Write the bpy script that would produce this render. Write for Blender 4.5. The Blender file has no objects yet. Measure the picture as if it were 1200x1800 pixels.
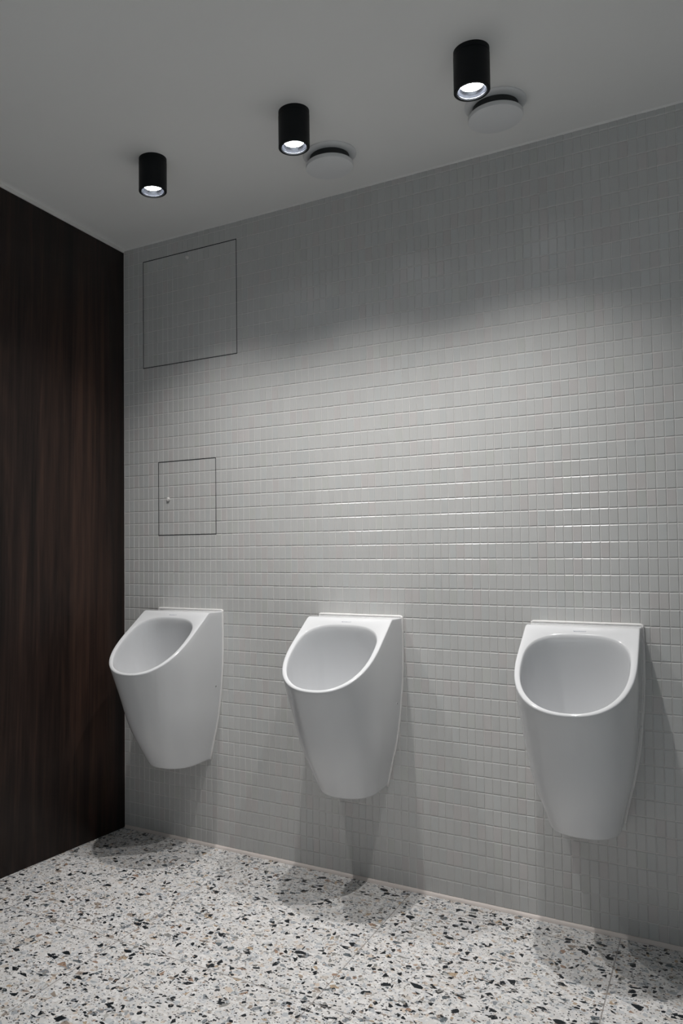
import bpy, math, random
import numpy as np
from mathutils import Vector, Matrix

random.seed(7)
rng = np.random.default_rng(11)
C = bpy.context.scene.collection
PI = math.pi

# ------------------------------------------------------------------ helpers
def mesh_obj(name, verts, faces, mat=None, parent=None, smooth=False, attr=None):
    me = bpy.data.meshes.new(name)
    me.from_pydata([tuple(map(float, v)) for v in verts], [], [tuple(int(i) for i in f) for f in faces])
    me.update()
    if attr is not None:
        a = me.color_attributes.new('tint', 'FLOAT_COLOR', 'POINT')
        a.data.foreach_set('color', np.asarray(attr, dtype=np.float32).ravel())
    if smooth:
        me.polygons.foreach_set('use_smooth', [True] * len(me.polygons))
    ob = bpy.data.objects.new(name, me)
    C.objects.link(ob)
    if mat: me.materials.append(mat)
    if parent: ob.parent = parent
    return ob

def sharpen(ob, deg=35):
    me = ob.data
    me.polygons.foreach_set('use_smooth', [True] * len(me.polygons))
    me.set_sharp_from_angle(angle=math.radians(deg))

def empty(name, loc, label, cat, group=None):
    o = bpy.data.objects.new(name, None)
    o.empty_display_size = .05
    C.objects.link(o)
    o.location = loc
    o['label'] = label
    o['category'] = cat
    if group: o['group'] = group
    return o

def struct(o):
    o['kind'] = 'structure'
    return o

def box_data(x0, x1, y0, y1, z0, z1):
    v = [(x0,y0,z0),(x1,y0,z0),(x1,y1,z0),(x0,y1,z0),(x0,y0,z1),(x1,y0,z1),(x1,y1,z1),(x0,y1,z1)]
    f = [(0,3,2,1),(4,5,6,7),(0,1,5,4),(1,2,6,5),(2,3,7,6),(3,0,4,7)]
    return v, f

def box(name, x0, x1, y0, y1, z0, z1, mat, parent=None):
    v, f = box_data(x0, x1, y0, y1, z0, z1)
    return mesh_obj(name, v, f, mat, parent)

def lathe(name, prof, mat, parent=None, seg=72, deg=30):
    """prof: list of (r, z); revolved about z."""
    v, f = [], []
    rows = []
    for r, z in prof:
        if r < 1e-6:
            rows.append([len(v)]); v.append((0, 0, z))
        else:
            rows.append(list(range(len(v), len(v) + seg)))
            for i in range(seg):
                a = 2 * PI * i / seg
                v.append((r * math.cos(a), r * math.sin(a), z))
    for a, b in zip(rows[:-1], rows[1:]):
        for i in range(seg):
            j = (i + 1) % seg
            if len(a) == 1 and len(b) == 1: continue
            if len(a) == 1: f.append((a[0], b[i], b[j]))
            elif len(b) == 1: f.append((a[i], a[j], b[0]))
            else: f.append((a[i], a[j], b[j], b[i]))
    o = mesh_obj(name, v, f, mat, parent)
    sharpen(o, deg)
    return o

# ------------------------------------------------------------------ materials
class N:
    def __init__(s, name):
        s.m = bpy.data.materials.new(name); s.m.use_nodes = True
        s.t = s.m.node_tree; s.b = s.t.nodes['Principled BSDF']
    def n(s, typ, **kw):
        nd = s.t.nodes.new(typ)
        for k, v in kw.items():
            if k == 'inp':
                for a, b in v.items(): 
                    if isinstance(b, bpy.types.NodeSocket): s.t.links.new(b, nd.inputs[a])
                    else: nd.inputs[a].default_value = b
            else: setattr(nd, k, v)
        return nd
    def math(s, op, a, b=0.0, c=None):
        nd = s.t.nodes.new('ShaderNodeMath'); nd.operation = op
        for i, x in enumerate((a, b) if c is None else (a, b, c)):
            if isinstance(x, bpy.types.NodeSocket): s.t.links.new(x, nd.inputs[i])
            else: nd.inputs[i].default_value = x
        return nd.outputs[0]
    def mix(s, fac, a, b, blend='MIX'):
        nd = s.t.nodes.new('ShaderNodeMix'); nd.data_type = 'RGBA'; nd.blend_type = blend
        for sock, x in ((nd.inputs[0], fac), (nd.inputs[6], a), (nd.inputs[7], b)):
            if isinstance(x, bpy.types.NodeSocket): s.t.links.new(x, sock)
            else: sock.default_value = x if not isinstance(x, tuple) else (*x, 1)[:4]
        return nd.outputs[2]
    def set(s, **kw):
        for k, v in kw.items():
            k = k.replace('_', ' ')
            if isinstance(v, bpy.types.NodeSocket): s.t.links.new(v, s.b.inputs[k])
            else: s.b.inputs[k].default_value = v if not isinstance(v, tuple) else (*v, 1)[:4]
        return s

def flat(name, col, rough=.5, metal=0., bump=0., bscale=200, spec=.5):
    k = N(name).set(Base_Color=col, Roughness=rough, Metallic=metal)
    k.b.inputs['Specular IOR Level'].default_value = spec
    if bump:
        tc = k.n('ShaderNodeTexCoord')
        nz = k.n('ShaderNodeTexNoise', inp={'Vector': tc.outputs['Object'], 'Scale': bscale, 'Detail': 3.})
        bp = k.n('ShaderNodeBump', inp={'Strength': bump, 'Distance': .002, 'Height': nz.outputs[0]})
        k.t.links.new(bp.outputs[0], k.b.inputs['Normal'])
    return k.m

def tile_mat():
    k = N('glazed_mosaic_tile')
    at = k.n('ShaderNodeAttribute', attribute_name='tint')
    tc = k.n('ShaderNodeTexCoord')
    nz = k.n('ShaderNodeTexNoise', inp={'Vector': tc.outputs['Object'], 'Scale': 2.2, 'Detail': 2.})
    f = k.math('MULTIPLY_ADD', nz.outputs[0], .10, .95)
    col = k.mix(1.0, at.outputs['Color'], k.n('ShaderNodeCombineColor', inp={0: f, 1: f, 2: f}).outputs[0], 'MULTIPLY')
    nz2 = k.n('ShaderNodeTexNoise', inp={'Vector': tc.outputs['Object'], 'Scale': 55., 'Detail': 2.})
    bp = k.n('ShaderNodeBump', inp={'Strength': .25, 'Distance': .0006, 'Height': nz2.outputs[0]})
    k.t.links.new(bp.outputs[0], k.b.inputs['Normal'])
    k.set(Base_Color=col, Roughness=.27)
    k.b.inputs['Specular IOR Level'].default_value = .45
    return k.m

def terrazzo_mat():
    k = N('terrazzo')
    tc = k.n('ShaderNodeTexCoord'); co = tc.outputs['Object']
    # gently warped coordinates so that chips are not straight-edged polygons
    wn = k.n('ShaderNodeTexNoise', inp={'Vector': co, 'Scale': 75., 'Detail': 1.0})
    wv = k.n('ShaderNodeVectorMath', operation='MULTIPLY_ADD', inp={0: wn.outputs['Color'], 1: (.0038, .0038, 0), 2: co}).outputs[0]
    # matrix: light cement with pale mottling
    big = k.n('ShaderNodeTexNoise', inp={'Vector': co, 'Scale': 7., 'Detail': 3.})
    fine = k.n('ShaderNodeTexNoise', inp={'Vector': co, 'Scale': 160., 'Detail': 4.})
    base = k.mix(big.outputs[0], (.70, .685, .67), (.80, .79, .78))
    base = k.mix(k.math('MULTIPLY', fine.outputs[0], .35), base, (.56, .54, .52))
    def chips(scale, ramp, cover, tmin, tmax, off, base, warp=wv, stretch=(1, 1, 1), rot=0.):
        mp = k.n('ShaderNodeMapping', inp={'Vector': warp, 'Location': (off, off * .37, 0), 'Rotation': (0, 0, rot), 'Scale': stretch})
        v1 = k.n('ShaderNodeTexVoronoi', voronoi_dimensions='2D', feature='F1', inp={'Vector': mp.outputs[0], 'Scale': scale, 'Randomness': 1.})
        v2 = k.n('ShaderNodeTexVoronoi', voronoi_dimensions='2D', feature='DISTANCE_TO_EDGE', inp={'Vector': mp.outputs[0], 'Scale': scale, 'Randomness': 1.})
        sp = k.n('ShaderNodeSeparateColor', inp={0: v1.outputs['Color']})
        thr = k.math('MULTIPLY_ADD', sp.outputs[1], tmax - tmin, tmin)
        inside = k.math('GREATER_THAN', v2.outputs['Distance'], thr)
        pick = k.math('LESS_THAN', sp.outputs[2], cover)
        m = k.math('MULTIPLY', inside, pick)
        r = k.n('ShaderNodeValToRGB', inp={0: sp.outputs[0]}); r.color_ramp.interpolation = 'CONSTANT'
        els = r.color_ramp.elements
        els[0].position = 0; els[0].color = (*ramp[0][1], 1)
        els[1].position = ramp[1][0]; els[1].color = (*ramp[1][1], 1)
        for p, c in ramp[2:]:
            e = els.new(p); e.color = (*c, 1)
        return k.mix(m, base, r.outputs[0])
    blk = (.012, .016, .020)
    pale = [(0, (.80, .79, .78)), (.25, (.66, .66, .66)), (.45, (.84, .83, .82)), (.65, (.72, .69, .66)), (.85, (.62, .635, .65))]
    base = chips(58, pale, .70, .03, .22, 3.1, base)
    base = chips(95, pale, .45, .03, .22, 8.4, base, stretch=(1, 1.3, 1), rot=1.1)
    mid = [(0, (.50, .52, .54)), (.30, (.60, .55, .50)), (.45, (.40, .425, .45)), (.62, (.66, .57, .49)), (.72, (.48, .47, .45)), (.88, (.56, .58, .60))]
    base = chips(44, mid, .15, .05, .26, 9.2, base, stretch=(1, 1.5, 1), rot=.5)
    base = chips(66, mid, .16, .05, .28, 4.2, base, stretch=(1.4, 1, 1), rot=-.3)
    col = [(0, blk), (.52, (.13, .155, .17)), (.62, (.26, .28, .30)), (.72, (.34, .285, .24)), (.82, (.36, .245, .18)), (.87, (.48, .37, .26)), (.92, (.28, .28, .265))]
    base = chips(36, col, .12, .10, .30, 1.7, base, stretch=(1, 1.5, 1), rot=-.6)
    base = chips(50, col, .125, .08, .28, 5.3, base, stretch=(1.5, 1, 1), rot=.9)
    base = chips(76, col, .075, .06, .28, 6.6, base, stretch=(1, 1.3, 1), rot=.1)
    base = chips(130, [(0, blk), (.6, (.22, .21, .20)), (.8, (.42, .33, .27))], .11, .06, .28, 7.7, base, stretch=(1, 1.4, 1), rot=.2)
    base = chips(260, [(0, blk), (.6, (.24, .22, .20))], .12, .05, .3, 2.9, base)
    # slab joints
    sx = k.n('ShaderNodeSeparateXYZ', inp={0: co})
    def joint(s, x0, pitch, half):
        f = k.math('FRACT', k.math('DIVIDE', k.math('SUBTRACT', s, x0 - pitch * 20.5), pitch))
        return k.math('LESS_THAN', k.math('ABSOLUTE', k.math('SUBTRACT', f, .5)), half / pitch)
    jx = joint(sx.outputs[0], .604, .6345, .0016)
    jy = joint(sx.outputs[1], -.0957, .6495, .0019)
    j = k.math('MAXIMUM', jx, jy)
    base = k.mix(k.math('MULTIPLY', j, .8), base, (.28, .26, .245))
    rn = k.math('MULTIPLY_ADD', fine.outputs[0], .12, .30)
    bp = k.n('ShaderNodeBump', inp={'Strength': .35, 'Distance': .001, 'Height': k.math('SUBTRACT', 1., j)})
    k.t.links.new(bp.outputs[0], k.b.inputs['Normal'])
    k.set(Base_Color=base, Roughness=rn)
    k.b.inputs['Specular IOR Level'].default_value = .35
    return k.m

def wood_mat():
    k = N('dark_walnut_laminate')
    tc = k.n('ShaderNodeTexCoord'); co = tc.outputs['Object']
    mp = k.n('ShaderNodeMapping', inp={'Vector': co, 'Scale': (1, 1, .035)})
    ws = k.n('ShaderNodeTexNoise', inp={'Vector': mp.outputs[0], 'Scale': 9., 'Detail': 2.})
    wv = k.n('ShaderNodeVectorMath', operation='MULTIPLY_ADD', inp={0: ws.outputs['Color'], 1: (.06, .10, 0), 2: mp.outputs[0]}).outputs[0]
    g1 = k.n('ShaderNodeTexNoise', inp={'Vector': wv, 'Scale': 16., 'Detail': 3., 'Roughness': .55})
    g2 = k.n('ShaderNodeTexNoise', inp={'Vector': mp.outputs[0], 'Scale': 170., 'Detail': 4.})
    g3 = k.n('ShaderNodeTexNoise', inp={'Vector': wv, 'Scale': 55., 'Detail': 2.})
    mp2 = k.n('ShaderNodeMapping', inp={'Vector': co, 'Scale': (0, 1, .10), 'Location': (0, .3, .2)})
    ds = k.n('ShaderNodeTexNoise', inp={'Vector': mp2.outputs[0], 'Scale': 5.5, 'Detail': 1.})
    rings = k.math('SINE', k.math('MULTIPLY', ds.outputs[0], 95.))
    g1m = k.math('MULTIPLY_ADD', rings, .035, g1.outputs[0])
    f = k.math('ADD', k.math('MULTIPLY', g1m, .55), k.math('ADD', k.math('MULTIPLY', g2.outputs[0], .22), k.math('MULTIPLY', g3.outputs[0], .25)))
    r = k.n('ShaderNodeValToRGB', inp={0: f})
    e = r.color_ramp.elements
    e[0].position = .36; e[0].color = (.008, .0052, .0045, 1)
    e[1].position = .66; e[1].color = (.052, .028, .020, 1)
    m = e.new(.50); m.color = (.022, .0130, .0105, 1)
    # veneer leaves: each strip a slightly different tone
    sy = k.n('ShaderNodeSeparateXYZ', inp={0: co})
    leaf = k.math('FLOOR', k.math('DIVIDE', k.math('ADD', sy.outputs[1], .603), .145))
    wn = k.n('ShaderNodeTexWhiteNoise', noise_dimensions='1D', inp={'W': leaf})
    tone = k.math('MULTIPLY_ADD', wn.outputs[0], .35, .8)
    col = k.mix(1., r.outputs[0], k.n('ShaderNodeCombineColor', inp={0: tone, 1: tone, 2: tone}).outputs[0], 'MULTIPLY')
    bp = k.n('ShaderNodeBump', inp={'Strength': .15, 'Distance': .0005, 'Height': g2.outputs[0]})
    k.t.links.new(bp.outputs[0], k.b.inputs['Normal'])
    k.set(Base_Color=col, Roughness=.5)
    k.b.inputs['Specular IOR Level'].default_value = .25
    return k.m

M_tile = tile_mat()
M_terrazzo = terrazzo_mat()
M_wood = wood_mat()
M_grout = flat('tile_grout', (.72, .70, .69), .9, bump=.3, bscale=400)
M_ceiling = flat('matt_ceiling_paint', (.82, .815, .80), .9, bump=.05, bscale=60, spec=.2)
M_plaster = flat('matt_grey_paint', (.30, .31, .32), .9, spec=.2)
M_ceramic = flat('white_vitreous_china', (.71, .72, .735), .06)
M_sealant = flat('white_silicone', (.82, .81, .80), .45)
M_trim = flat('pinkish_sealant', (.78, .71, .67), .6)
M_edge = flat('pale_edge_trim', (.80, .79, .77), .5)
M_gap = flat('dark_shadow_gap', (.015, .017, .02), .8)
M_black = flat('black_powder_coat', (.004, .0055, .007), .5, spec=.22)
M_silver = flat('satin_aluminium', (.50, .52, .58), .22, metal=1.)
M_vent = flat('white_lacquered_steel', (.73, .735, .74), .5)
M_neck = flat('dark_duct_plastic', (.02, .022, .025), .6)
M_knob = flat('cream_plastic', (.72, .70, .68), .4)
M_print = flat('blue_grey_print', (.09, .12, .20), .5)
M_lens = N('lit_led_lens')
M_lens.set(Base_Color=(.9, .9, .9), Emission_Color=(.93, .96, 1.0), Emission_Strength=45.)
M_lens = M_lens.m

# ------------------------------------------------------------------ room dimensions
ZC = 2.4332                 # ceiling height
PX, PZ = .02562, .05        # tile pitch
Z0 = 22.2 * PZ              # height of tile row line 0
XR, YB = 4.3, -4.4          # right wall and rear wall

def row_z(v): return Z0 - v * PZ

UP = (4, 22, -25, -16)      # columns and rows of the upper access panel
LP = (7, 18, -8, -2)        # and of the lower one

def tiles(cols, rows, xlim, zlim, inset=None):
    """cols/rows: integer ranges of tiles. Returns verts, faces, tints."""
    V, F, T = [], [], []
    gx, gz, bv, bl, bu, dp = .0006, .0010, .0014, .0018, .0022, .0013
    for c in cols:
        for r in rows:
            if inset is None:
                if UP[0] <= c < UP[1] and UP[2] <= r < UP[3]: continue
                if LP[0] <= c < LP[1] and LP[2] <= r < LP[3]: continue
            x0, x1 = max(c * PX, xlim[0]), min((c + 1) * PX, xlim[1])
            z1, z0 = min(row_z(r), zlim[1]), max(row_z(r + 1), zlim[0])
            if x1 - x0 < .006 or z1 - z0 < .005: continue
            jx, jz = rng.normal(0, .00010), rng.normal(0, .00012)
            x0 += gx + jx; x1 -= gx - jx; z0 += gz + jz; z1 -= gz - jz
            if inset:
                x0 = max(x0, inset[0]); x1 = min(x1, inset[1]); z0 = max(z0, inset[2]); z1 = min(z1, inset[3])
            ax, az = rng.normal(0, .0040), rng.normal(0, .0025)
            oy = rng.normal(0, .00012)
            cx, cz = (x0 + x1) / 2, (z0 + z1) / 2
            b = len(V)
            for (x, z, y) in ((x0, z0, .0030), (x1, z0, .0030), (x1, z1, .0030), (x0, z1, .0030)):
                V.append((x, y, z))
            for (x, z) in ((x0, z0), (x1, z0), (x1, z1), (x0, z1)):
                V.append((x, dp + oy + ax * (x - cx) + az * (z - cz), z))
            for (x, z) in ((x0 + bv, z0 + bl), (x1 - bv, z0 + bl), (x1 - bv, z1 - bu), (x0 + bv, z1 - bu)):
                V.append((x, oy + ax * (x - cx) + az * (z - cz), z))
            F.append((b + 8, b + 9, b + 10, b + 11))
            for i in range(4):
                j = (i + 1) % 4
                F.append((b + i, b + j, b + 4 + j, b + 4 + i))
                F.append((b + 4 + i, b + 4 + j, b + 8 + j, b + 8 + i))
            s = 1 + rng.normal(0, .012)
            w = rng.random()
            t = np.array([.572, .574, .567]) * s
            if w < .10: t *= (1.01, .975, .975)
            elif w < .2: t *= (.985, 1.0, 1.005)
            elif w < .25: t *= (.99, 1.0, .98)
            T += [(*t, 1)] * 12
    return V, F, T

# floor, ceiling, back wall --------------------------------------------------
struct(box('floor', -.3, XR, YB, .05, -.06, 0, M_terrazzo))
struct(box('ceiling', -.3, XR, YB, .05, ZC, ZC + .06, M_ceiling))

c1 = int(XR / PX) + 1
V, F, T = tiles(range(0, c1), range(-27, 22), (-.003, XR), (.0105, ZC - .001))
nb = len(V)
# grout bed with the two panel openings left out
xs = [-.004, LP[0] * PX, 0, 0, 0, XR]
xs = sorted({-.3, UP[0] * PX, LP[0] * PX, LP[1] * PX, UP[1] * PX, XR})
zs = sorted({0., row_z(LP[3]), row_z(LP[2]), row_z(UP[3]), row_z(UP[2]), ZC})
for i in range(len(xs) - 1):
    for j in range(len(zs) - 1):
        mx, mz = (xs[i] + xs[i + 1]) / 2, (zs[j] + zs[j + 1]) / 2
        if any(P[0] * PX < mx < P[1] * PX and row_z(P[3]) < mz < row_z(P[2]) for P in (UP, LP)): continue
        b = len(V)
        V += [(xs[i], .0015, zs[j]), (xs[i + 1], .0015, zs[j]), (xs[i + 1], .0015, zs[j + 1]), (xs[i], .0015, zs[j + 1])]
        F.append((b, b + 1, b + 2, b + 3)); T += [(.5, .5, .5, 1)] * 4
ng = len(F)
bv_, bf_ = box_data(-.3, XR, .02, .12, 0, ZC)
b = len(V); V += bv_; F += [tuple(i + b for i in f) for f in bf_]; T += [(.5, .5, .5, 1)] * 8
wall = struct(mesh_obj('wall_back', V, F, M_tile, attr=T))
wall.data.materials.append(M_grout)
mi = [0] * len(F)
first_grout = next(i for i, f in enumerate(F) if f[0] >= nb)
for i in range(first_grout, len(F)): mi[i] = 1
wall.data.polygons.foreach_set('material_index', mi)

# left wall: one sheet of dark walnut laminate; it runs very slightly out of square and plumb
V, F = [], []
ys = [.0, -.12, -.25, -.4, -.55, -.7, -.85, -1.2, -2., YB]
zz = [i * (ZC - .010) / 6 for i in range(7)]
for y in ys:
    for z in zz:
        k = (-.085 + .135 * z / ZC) * .8
        V.append((-.004 + min(-y, .85) * k, y + .0018, z))
nz_ = len(zz)
for i in range(len(ys) - 1):
    for j in range(nz_ - 1):
        a = i * nz_ + j
        F.append((a, a + 1, a + nz_ + 1, a + nz_))
wl = struct(mesh_obj('wall_left', V, F, M_wood, smooth=True))
sol = wl.modifiers.new('thick', 'SOLIDIFY'); sol.thickness = .05; sol.offset = 1
# check the side it grows to: must be towards -x
wl.data.update()
if wl.data.polygons[0].normal.x > 0: sol.offset = -1

struct(box('wall_right', XR, XR + .1, YB, .0, 0, ZC, M_plaster))
struct(box('wall_rear', -.3, XR, YB - .1, YB, 0, ZC, M_plaster))

def strip_along_left(name, zlo, zhi, thick, mat):
    V, F = [], []
    for y in ys:
        for z, dx in ((zlo, 0), (zlo, thick), (zhi, thick), (zhi, 0)):
            k = (-.085 + .135 * z / ZC) * .8
            V.append((-.004 + min(-y, .85) * k + dx, y - (.0 if y < -.01 else .002), z))
    for i in range(len(ys) - 1):
        for j in range(4):
            a, b2 = i * 4 + j, i * 4 + (j + 1) % 4
            F.append((a, a + 4, b2 + 4, b2))
    F.append((0, 1, 2, 3)); n = (len(ys) - 1) * 4; F.append((n + 3, n + 2, n + 1, n))
    return struct(mesh_obj(name, V, F, mat))

strip_along_left('trim_1', ZC - .012, ZC - .0005, .006, M_edge)
# sealant joint between the tiles and the floor, and the thin one at the ceiling
def bead(name, pts, mat):
    V, F = [], []
    for x in np.linspace(0.0, XR, 160):
        w = rng.normal(0, .0004)
        for (y, z) in pts: V.append((x, y + (w if y < -.001 else 0), z + (w * .6 if z not in (0, ZC) else 0)))
    n = len(pts)
    for i in range(159):
        for j in range(n - 1): F.append((i * n + j, (i + 1) * n + j, (i + 1) * n + j + 1, i * n + j + 1))
    return struct(mesh_obj(name, V, F, mat, smooth=True))
bead('trim_2', [(-.0070, 0), (-.0066, .0022), (-.0045, .0070), (-.0016, .0105), (.0018, .0118)], M_trim)
bead('trim_3', [(.0018, ZC - .0055), (-.0012, ZC - .0045), (-.0035, ZC - .0020), (-.0048, ZC)], M_edge)

# ------------------------------------------------------------------ access panels
def panel(P, label, knob):
    x0, x1, z1, z0 = P[0] * PX, P[1] * PX, row_z(P[2]), row_z(P[3])
    t = empty('access_panel', ((x0 + x1) / 2, 0, z0), label, 'access panel')
    off = np.array([(x0 + x1) / 2, 0, z0])
    g = .0014
    V, F, T = tiles(range(P[0], P[1]), range(P[2], P[3]), (x0, x1), (z0, z1), (x0 + g, x1 - g, z0 + g, z1 - g))
    nb = len(V)
    V += [(x0 + g, .0015, z0 + g), (x1 - g, .0015, z0 + g), (x1 - g, .0015, z1 - g), (x0 + g, .0015, z1 - g)]
    F.append((nb, nb + 1, nb + 2, nb + 3)); T += [(.5, .5, .5, 1)] * 4
    d = mesh_obj('tiled_door', np.array(V) - off, F, M_tile, t, attr=T)
    d.data.materials.append(M_grout); d.data.polygons[len(F) - 1].material_index = 1
    # near-black strips around the door, painted as the shade in its gap
    V, F = [], []
    e = .0015
    def q(a0, a1, b0, b1):
        b = len(V); V.extend([(a0, .0005, b0), (a1, .0005, b0), (a1, .0005, b1), (a0, .0005, b1)]); F.append((b, b + 1, b + 2, b + 3))
        V.extend([(a0, .0058, b0), (a1, .0058, b0), (a1, .0058, b1), (a0, .0058, b1)])
        b += 4; F.append((b + 3, b + 2, b + 1, b))
    q(x0 - e, x0 + g, z0 - e, z1 + e); q(x1 - g, x1 + e, z0 - e, z1 + e)
    q(x0 + g, x1 - g, z0 - e, z0 + g); q(x0 + g, x1 - g, z1 - g, z1 + e)
    mesh_obj('shadow_gap', np.array(V) - off, F, M_gap, t)
    kx, kz, kr = knob
    pr = [(0, .0085), (kr * .45, .0080), (kr * .78, .0060), (kr * .97, .0032), (kr, .0012), (kr, 0)]
    o = lathe('knob', pr, M_knob, t, seg=32, deg=60)
    o.rotation_euler = (PI / 2, 0, 0)
    o.location = (kx - off[0], 0, kz - z0)
    return t
panel(UP, 'large square tiled access panel high on the wall near the ceiling', (.330, 2.334, .0082))
panel(LP, 'small tiled access panel at mid height, with a round knob on its left', (.230, 1.356, .0088))

# ------------------------------------------------------------------ urinals
YT, ZT, ZL, DL, NE, SF, TP, ZB = .0962, .911, .7077, .3963, 2.2771, .4484, -.009, .3335
WZ = np.array([ZB, ZB + .03, .42, .5, .6, .7, .92]); WV = np.array([.0941, .0996, .1124, .1306, .1441, .1526, .1542])
DZ = np.array([ZB, ZB + .03, .42, .5, .6, ZL, .95]); DV = np.array([.2009, .2227, .2615, .3061, .3466, DL, DL + (DL - .3466) / (ZL - .6) * (.95 - ZL)])

def spline(zs, vs):
    """natural cubic through the control values"""
    n = len(zs); h = np.diff(zs); A = np.zeros((n, n)); b = np.zeros(n)
    A[0, 0] = A[-1, -1] = 1
    for i in range(1, n - 1):
        A[i, i - 1], A[i, i], A[i, i + 1] = h[i - 1], 2 * (h[i - 1] + h[i]), h[i]
        b[i] = 3 * ((vs[i + 1] - vs[i]) / h[i] - (vs[i] - vs[i - 1]) / h[i - 1])
    c = np.linalg.solve(A, b)
    def f(z):
        i = int(np.clip(np.searchsorted(zs, z) - 1, 0, n - 2)); t = z - zs[i]
        B = (vs[i + 1] - vs[i]) / h[i] - h[i] * (2 * c[i] + c[i + 1]) / 3; D = (c[i + 1] - c[i]) / (3 * h[i])
        return vs[i] + B * t + c[i] * t * t + D * t ** 3
    return f
fW, fD = spline(WZ, WV), spline(DZ, DV)
KS = (ZL - ZT) / (DL - YT)          # slope of the rim plane per metre of depth
def top_h(y):
    d = -y
    a = ZT; b = ZT + KS * (d - YT)
    k = .010                         # soft crease between shelf and rim
    h = min(max(.5 + .5 * (b - a) / k, 0), 1)
    return b * (1 - h) + a * h - k * h * (1 - h) * .35

def col_point(par, z):
    """par in [0,1): straight side; [1,2]: front arc quarter (right half)."""
    W, D = fW(z), fD(z); s = SF * D
    if par < 1:
        y = par * s
        return W - TP * y, -y
    a = (par - 1) * PI / 2
    cx, sy = max(math.cos(a), 0) ** (2 / NE), max(math.sin(a), 0) ** (2 / NE)
    return (W - TP * s - TP * sy * (D - s)) * cx, -(s + sy * (D - s))

def top_z(par):
    lo, hi = .60, .93
    for _ in range(50):
        m = (lo + hi) / 2
        if top_h(col_point(par, m)[1]) > m: lo = m
        else: hi = m
    return lo

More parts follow.
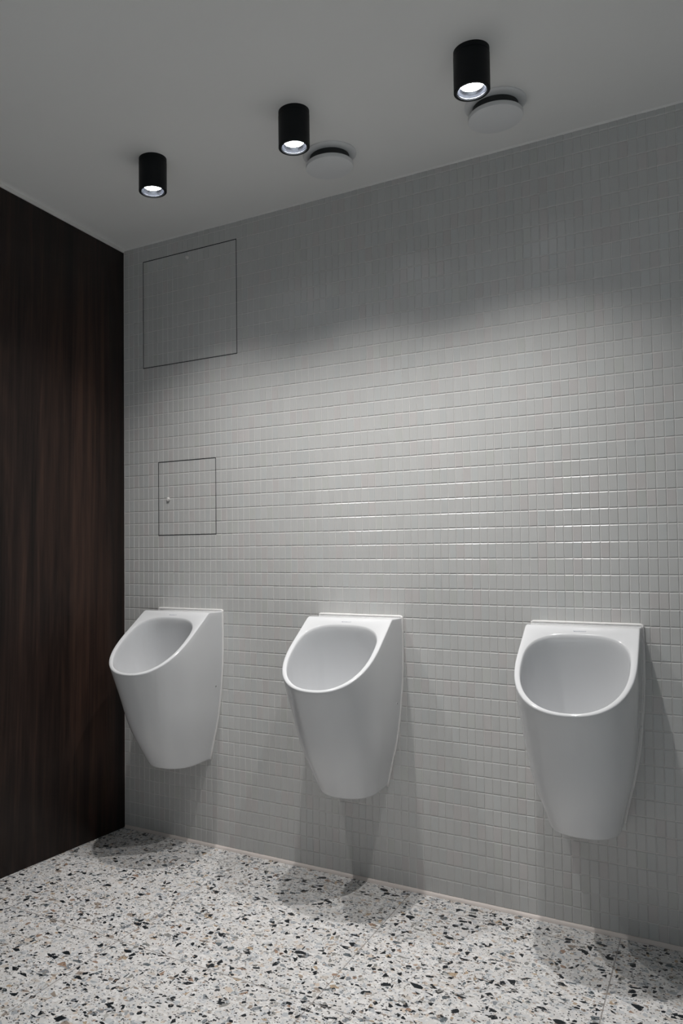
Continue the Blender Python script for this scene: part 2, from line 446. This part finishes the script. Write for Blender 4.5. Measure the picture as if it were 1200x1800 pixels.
def urinal_meshes():
    # column parameters of the right half; extra columns around the shelf crease
    sT = SF * fD(ZT)
    cre = [(YT + d) / sT for d in (-.011, -.006, -.002, .002, .006, .011)]
    par = sorted(set([0, .12, .3] + cre + [.66, .72, .8, .9] + [1 + t for t in np.linspace(0, .985, 34)])) + [2.0]
    half = [p_ for p_ in par if p_ < 2.0]
    cols = [(p_, 1) for p_ in half] + [(2.0, 0)] + [(p_, -1) for p_ in reversed(half)]
    nc = len(cols)
    NZ = 26; R = .0042; RB = .010
    V, F = [], []
    grid = []
    for p_, sg in cols:
        zt = top_z(p_); col = []
        def pt(z):
            x, y = col_point(p_, z); return Vector((x * (sg if sg else 0), y, z))
        P0 = pt(ZB); ctr = Vector((0, P0.y * .62, ZB))
        inn = (ctr - P0); inn.z = 0
        if p_ < .35: inn = Vector((-sg, 0, 0))
        inn.normalize()
        up1 = pt(ZB + RB)
        A = P0 + inn * RB
        for t in (0, .25, .5, .75):
            col.append(A * (1 - t) ** 2 + P0 * 2 * t * (1 - t) + up1 * t * t)
        for i in range(NZ + 1):
            u = i / NZ
            z = (ZB + RB) * (1 - u) + (zt - R) * u
            col.append(pt(z))
        # fillet over the outer rim edge
        Pt = pt(zt); Pt.z = top_h(Pt.y)
        if -Pt.y < YT: dirn = Vector((-sg, 0, 0))
        else:
            dirn = Vector((0, -.225, 0)) - Vector((Pt.x, Pt.y, 0)); 
            if p_ < 1: dirn = Vector((-sg, 0, 0))
            elif p_ < 1.35: dirn = dirn.normalized().lerp(Vector((-sg, 0, 0)), 1 - (p_ - 1) / .35)
            dirn.normalize()
        Q = Pt + dirn * R * 1.3; Q.z = top_h(Q.y) 
        B0 = col[-1]
        for t in (.25, .5, .75, 1.):
            col.append(B0 * (1 - t) ** 2 + Pt * 2 * t * (1 - t) + Q * t * t)
        grid.append(col)
    nr = len(grid[0])
    for col in grid: V += [tuple(v) for v in col]
    def ix(c, r): return c * nr + r
    for c in range(nc - 1):
        for r in range(nr - 1):
            F.append((ix(c, r), ix(c, r + 1), ix(c + 1, r + 1), ix(c + 1, r)))
    F.append(tuple(ix(c, 0) for c in range(nc)))                       # underside
    back = [ix(0, r) for r in range(nr)] + [ix(nc - 1, r) for r in reversed(range(nr))]
    F.append(tuple(reversed(back)))                                    # against the wall
    # shelf and crease strips
    last = None
    for i in range(len(half)):
        yq = -V[ix(i, nr - 1)][1]
        if yq > YT + .0112: break
        last = i
    for i in range(last):
        F.append((ix(i, nr - 1), ix(nc - 1 - i, nr - 1), ix(nc - 2 - i, nr - 1), ix(i + 1, nr - 1)))
    # opening loop in the rim plane: same count and direction as the remaining columns
    yq_top = -V[ix(last, nr - 1)][1]
    outer = [ix(c, nr - 1) for c in range(last, nc - last)]
    def pz(y): return ZT + KS * (-y - YT)
    def opening(a, grow=0.):
        # a from 0 (right, mid) anticlockwise seen from above the rim: +pi/2 is towards the wall
        hw = .1385 + grow; yc = -.232
        if math.sin(a) >= 0: b, n = .1035 + grow, 2.9
        else: b, n = .1535 + grow, 2.25
        c, s = math.cos(a), math.sin(a)
        x = math.copysign(abs(c) ** (2 / n), c) * hw; y = yc + math.copysign(abs(s) ** (2 / n), s) * b
        return x, y
    NL = 96
    loops = []
    def add_loop(pts):
        b = len(V); V.extend([tuple(p_) for p_ in pts]); loops.append(list(range(b, b + len(pts)))); return loops[-1]
    ang = [2 * PI * i / NL for i in range(NL)]
    fil = .0045
    L0 = [Vector((*opening(a, fil), 0)) for a in ang]
    for p_ in L0: p_.z = pz(p_.y)
    E = [Vector((*opening(a, 0), 0)) for a in ang]
    for p_ in E: p_.z = pz(p_.y)
    def bowl(i, phi):
        e = E[i]; c, s = math.cos(phi), math.sin(phi)
        yc = -.232 + .070 * s
        zb = .49
        k = c ** .92
        x = e.x * k; y = yc + (e.y + .232) * k
        z = e.z + (zb - e.z) * s ** .95
        return Vector((x, y, z))
    add_loop(L0)
    for t in (.3, .6, 1.):
        add_loop([L0[i] * (1 - t) ** 2 + E[i] * 2 * t * (1 - t) + bowl(i, .05) * t * t for i in range(NL)])
    for phi in np.linspace(.05, PI / 2 - .10, 26)[1:]:
        add_loop([bowl(i, phi) for i in range(NL)])
    for a, b in zip(loops[:-1], loops[1:]):
        for i in range(NL):
            j = (i + 1) % NL
            F.append((a[i], a[j], b[j], b[i]))
    # drain dip
    lastl = loops[-1]
    F.append(tuple(lastl))
    # rim annulus: bridge outer loop (starts at right crease end, goes round the lip, ends left) and the back edge
    import bmesh
    bm = bmesh.new()
    vs = [bm.verts.new(v) for v in V]
    for f in F:
        try: bm.faces.new([vs[i] for i in f])
        except ValueError: pass
    oe = []
    def edge(a, b):
        e = bm.edges.get((vs[a], vs[b]))
        return e or bm.edges.new((vs[a], vs[b]))
    for a, b in zip(outer, outer[1:] + outer[:1]): oe.append(edge(a, b))
    for i in range(NL): oe.append(edge(loops[0][i], loops[0][(i + 1) % NL]))
    bmesh.ops.triangle_fill(bm, edges=oe, use_beauty=True, use_dissolve=False, normal=Vector((0, -KS, 1)) * 1.0)
    bmesh.ops.recalc_face_normals(bm, faces=bm.faces)
    me = bpy.data.meshes.new('basin'); bm.to_mesh(me); bm.free()
    me.materials.append(M_ceramic)
    me.polygons.foreach_set('use_smooth', [True] * len(me.polygons))
    me.set_sharp_from_angle(angle=math.radians(50))
    return me

def tube_along(name, path, rad, mat, parent, seg=10, squash=1.):
    V, F = [], []
    n = len(path)
    for i, p_ in enumerate(path):
        p_ = Vector(p_)
        t = (Vector(path[min(i + 1, n - 1)]) - Vector(path[max(i - 1, 0)])).normalized()
        a = Vector((0, 1, 0)); b = t.cross(a).normalized()
        r = rad * (1 + rng.normal(0, .06))
        for k in range(seg):
            w = 2 * PI * k / seg
            V.append(tuple(p_ + a * math.cos(w) * r * squash + b * math.sin(w) * r))
    for i in range(n - 1):
        for k in range(seg):
            j = (k + 1) % seg
            F.append((i * seg + k, (i + 1) * seg + k, (i + 1) * seg + j, i * seg + j))
    F.append(tuple(range(seg))); F.append(tuple(reversed(range((n - 1) * seg, n * seg))))
    return mesh_obj(name, V, F, mat, parent, smooth=True)

def make_logo(parent):
    cu = bpy.data.curves.new('brand_mark', 'FONT')
    cu.body = 'DURAVIT'; cu.size = .0068; cu.space_character = 1.12; cu.extrude = .0001
    tmp = bpy.data.objects.new('brand_mark', cu)
    C.objects.link(tmp)
    bpy.context.view_layer.update()
    me = bpy.data.meshes.new_from_object(tmp)
    bpy.data.objects.remove(tmp)
    co = np.array([v.co[:] for v in me.vertices])
    w = co[:, 0].max() - co[:, 0].min()
    import bmesh
    bm = bmesh.new(); bm.from_mesh(me)
    bmesh.ops.translate(bm, verts=bm.verts, vec=(-co[:, 0].min() - w / 2, 0, 0))
    # small wing mark in front of the lettering
    x0 = -w / 2 - .0052
    for poly in ([(x0, .0052), (x0 + .0042, .0036), (x0 + .0040, .0028), (x0 + .0012, .0036)],
                 [(x0 + .0010, .0030), (x0 + .0040, .0022), (x0 + .0040, .0), (x0 + .0028, .0)]):
        f = bm.faces.new([bm.verts.new((a, b, .0001)) for a, b in poly])
    bm.to_mesh(me); bm.free()
    me.name = 'brand_mark'; me.materials.clear(); me.materials.append(M_print)
    ob = bpy.data.objects.new('brand_mark', me); C.objects.link(ob); ob.parent = parent
    y = -.1165; z = ZT + KS * (-y - YT)
    ob.location = (.002, y, z + .0003)
    ob.rotation_euler = (math.atan(-KS), 0, 0)
    ob['label'] = 'small blue-grey maker lettering'
    return ob

UX = [.3364, 1.0635, 1.7977]
ULAB = ['white wall-hung ceramic urinal in the corner beside the dark wood wall',
        'white wall-hung ceramic urinal in the middle, between the other two',
        'white wall-hung ceramic urinal furthest from the dark wood wall, facing the camera most squarely']

def make_urinal():
    t = empty('urinal', (UX[0], 0, 0), ULAB[0], 'urinal', 'wall-hung urinals in a row')
    body = bpy.data.objects.new('basin', urinal_meshes()); C.objects.link(body); body.parent = t
    path = []
    for z in np.linspace(ZB + .002, ZT - .004, 26): path.append((fW(z) + .0005, -.0028, z))
    path.append((fW(ZT) + .0005, -.0028, ZT + .0008))
    path.append((fW(ZT) - .004, -.0028, ZT + .0030))
    for x in np.linspace(.145, -.145, 20): path.append((x, -.0028, ZT + .0034))
    path.append((-fW(ZT) + .004, -.0028, ZT + .0030))
    path.append((-fW(ZT) - .0005, -.0028, ZT + .0008))
    for z in np.linspace(ZT - .004, ZB + .002, 26): path.append((-fW(z) - .0005, -.0028, z))
    s = tube_along('sealant_bead', path, .0040, M_sealant, t, squash=1.15)
    make_logo(t)
    for sg in (1, -1):
        z, y = .627, -.043
        x = fW(z) * sg - TP * -y * sg
        o = lathe('screw_cap', [(0, .0014), (.0034, .0014), (.0046, .0008), (.0050, -.0004)], M_ceramic, t, seg=24)
        o.rotation_euler = (0, PI / 2 * sg, 0); o.location = (x, y, z)
        h = lathe('screw', [(0, .0019), (.0021, .0019), (.0023, .0012)], M_neck, o, seg=16)
    return t

def copy_tree(o, parent=None):
    c = o.copy(); C.objects.link(c); c.parent = parent
    for ch in list(o.children): copy_tree(ch, c)
    return c

u0 = make_urinal()
for x, lab in zip(UX[1:], ULAB[1:]):
    u = copy_tree(u0); u.location.x = x; u['label'] = lab

# ------------------------------------------------------------------ downlights
DLP = [(.581, -.541), (1.106, -.541), (1.630, -.546)]
DLAB = ['lit black cylindrical ceiling spotlight nearest the dark wood wall',
        'lit black cylindrical ceiling spotlight in the middle of the row of three',
        'lit black cylindrical ceiling spotlight furthest from the wood wall, largest in view']
H = .1088
def make_downlight():
    t = empty('ceiling_spotlight', (*DLP[0], ZC), DLAB[0], 'ceiling light', 'black ceiling spotlights')
    r, ro = .0459, .0380
    lathe('housing', [(0, 0), (r - .0004, 0), (r - .0004, -.0125), (r - .0012, -.0129), (r - .0012, -.0137), (r, -.0141),
                      (r, -H + .0012), (r - .0010, -H), (ro, -H), (ro, -H + .006), (ro, -H + .050)], M_black, t, seg=96)
    lathe('trim_ring', [(ro - .0001, -H + .0030), (ro - .0008, -H + .0018), (ro - .0022, -H + .0022), (ro - .0026, -H + .0040)], M_silver, t, seg=96)
    lathe('reflector', [(ro - .0026, -H + .0050), (.0340, -H + .009), (.0318, -H + .0135), (.0285, -H + .0170)], M_silver, t, seg=96)
    lathe('lamp_lens', [(0, -H + .0165), (.0120, -H + .0167), (.0285, -H + .0173)], M_lens, t, seg=64)
    ld = bpy.data.lights.new('spot', 'SPOT')
    ld.energy = LAMP; ld.color = (1.0, .975, .95)
    ld.spot_size = math.radians(115); ld.spot_blend = 1.; ld.shadow_soft_size = .013
    lo = bpy.data.objects.new('spot_beam', ld); C.objects.link(lo); lo.parent = t
    lo.location = (0, 0, -H + .0150)
    return t
LAMP = 59.; REAR_FILL = 118.
d0 = make_downlight()
for (x, y), lab in zip(DLP[1:], DLAB[1:]):
    d = copy_tree(d0); d.location = (x, y, ZC); d['label'] = lab

for ch in d0.children:                       # the lamp in the corner burns a little dimmer
    if ch.type == 'LIGHT':
        ch.data = ch.data.copy(); ch.data.energy = LAMP * .86

# copies of the same fitting, added out of view for cool ambient fill
BACK = [(.581, -3.60), (1.630, -3.60), (2.68, -3.60), (3.75, -2.60)]
BLAB = ['added fill spotlight of the unseen rear row, at the wood wall', 'added fill spotlight of the unseen rear row, second from the wood wall',
        'added fill spotlight of the unseen rear row, furthest from the wood wall', 'added unseen fill spotlight by the right-hand wall']
for (x, y), lab in zip(BACK, BLAB):
    d = copy_tree(d0); d.location = (x, y, ZC); d['label'] = lab; d['group'] = 'added rear fill spotlights'
    for ch in d.children:
        if ch.type == 'LIGHT':
            ch.data = ch.data.copy(); ch.data.energy = REAR_FILL; ch.data.color = (.87, .96, 1.0)

# ------------------------------------------------------------------ ceiling vents
VP = [(1.0905, -.263), (1.6245, -.270)]
VLAB = ['round white ceiling vent beside the middle black spotlight',
        'round white ceiling vent beside the largest black spotlight']
def make_vent():
    t = empty('ceiling_vent', (*VP[0], ZC), VLAB[0], 'ceiling vent', 'round ceiling vents')
    R2, r = .0865, .0768
    lathe('collar', [(.060, -.0002), (.060, -.009), (.067, -.0098), (R2 - .0060, -.0060), (R2 - .0012, -.0036), (R2, -.0022), (R2, 0)], M_vent, t, seg=96)
    lathe('neck', [(.064, -.001), (.064, -.036)], M_neck, t, seg=64)
    lathe('disc', [(0, -.033), (.064, -.033), (r - .004, -.0325), (r - .001, -.0330), (r, -.0345), (r, -.0445), (r - .0006, -.0456), (r - .0020, -.0462), (0, -.0466)], M_vent, t, seg=96)
    return t
v0 = make_vent()
for (x, y), lab in zip(VP[1:], VLAB[1:]):
    v = copy_tree(v0); v.location = (x, y, ZC); v['label'] = lab

# ------------------------------------------------------------------ world: unlit, the added out-of-view spotlights give the cool fill
w = bpy.data.worlds.new('world'); bpy.context.scene.world = w; w.use_nodes = True
w.node_tree.nodes['Background'].inputs[0].default_value = (.5, .55, .6, 1)
w.node_tree.nodes['Background'].inputs[1].default_value = .0

# ------------------------------------------------------------------ camera
f, cx, cy, a, b, c = 1364.0362, 450., 922.8715, .5355, .0375, .0085
ca, sa, cb, sb, cc, sc = math.cos(a), math.sin(a), math.cos(b), math.sin(b), math.cos(c), math.sin(c)
Rz = Matrix(((ca, -sa, 0), (sa, ca, 0), (0, 0, 1)))
Rx = Matrix(((1, 0, 0), (0, cb, -sb), (0, sb, cb)))
Ry = Matrix(((cc, 0, sc), (0, 1, 0), (-sc, 0, cc)))
R = Rz @ Rx @ Ry
cam = bpy.data.cameras.new('camera'); co = bpy.data.objects.new('camera', cam); C.objects.link(co)
cam.sensor_fit = 'HORIZONTAL'; cam.sensor_width = 36.; cam.lens = f / 1200 * 36
cam.shift_x = (600 - cx) / 1200; cam.shift_y = (cy - 900) / 1200
cam.clip_start = .02
X, Y, Z = R.col[0], R.col[2], -R.col[1]
co.matrix_world = Matrix(((X[0], Y[0], Z[0], 2.1457), (X[1], Y[1], Z[1], -2.5309), (X[2], Y[2], Z[2], 1.1304), (0, 0, 0, 1)))
sc_ = bpy.context.scene
sc_.camera = co
sc_.view_settings.view_transform = 'Standard'; sc_.view_settings.look = 'None'
sc_.view_settings.gamma = 1; sc_.view_settings.use_curve_mapping = False
sc_.view_settings.exposure = 0.08
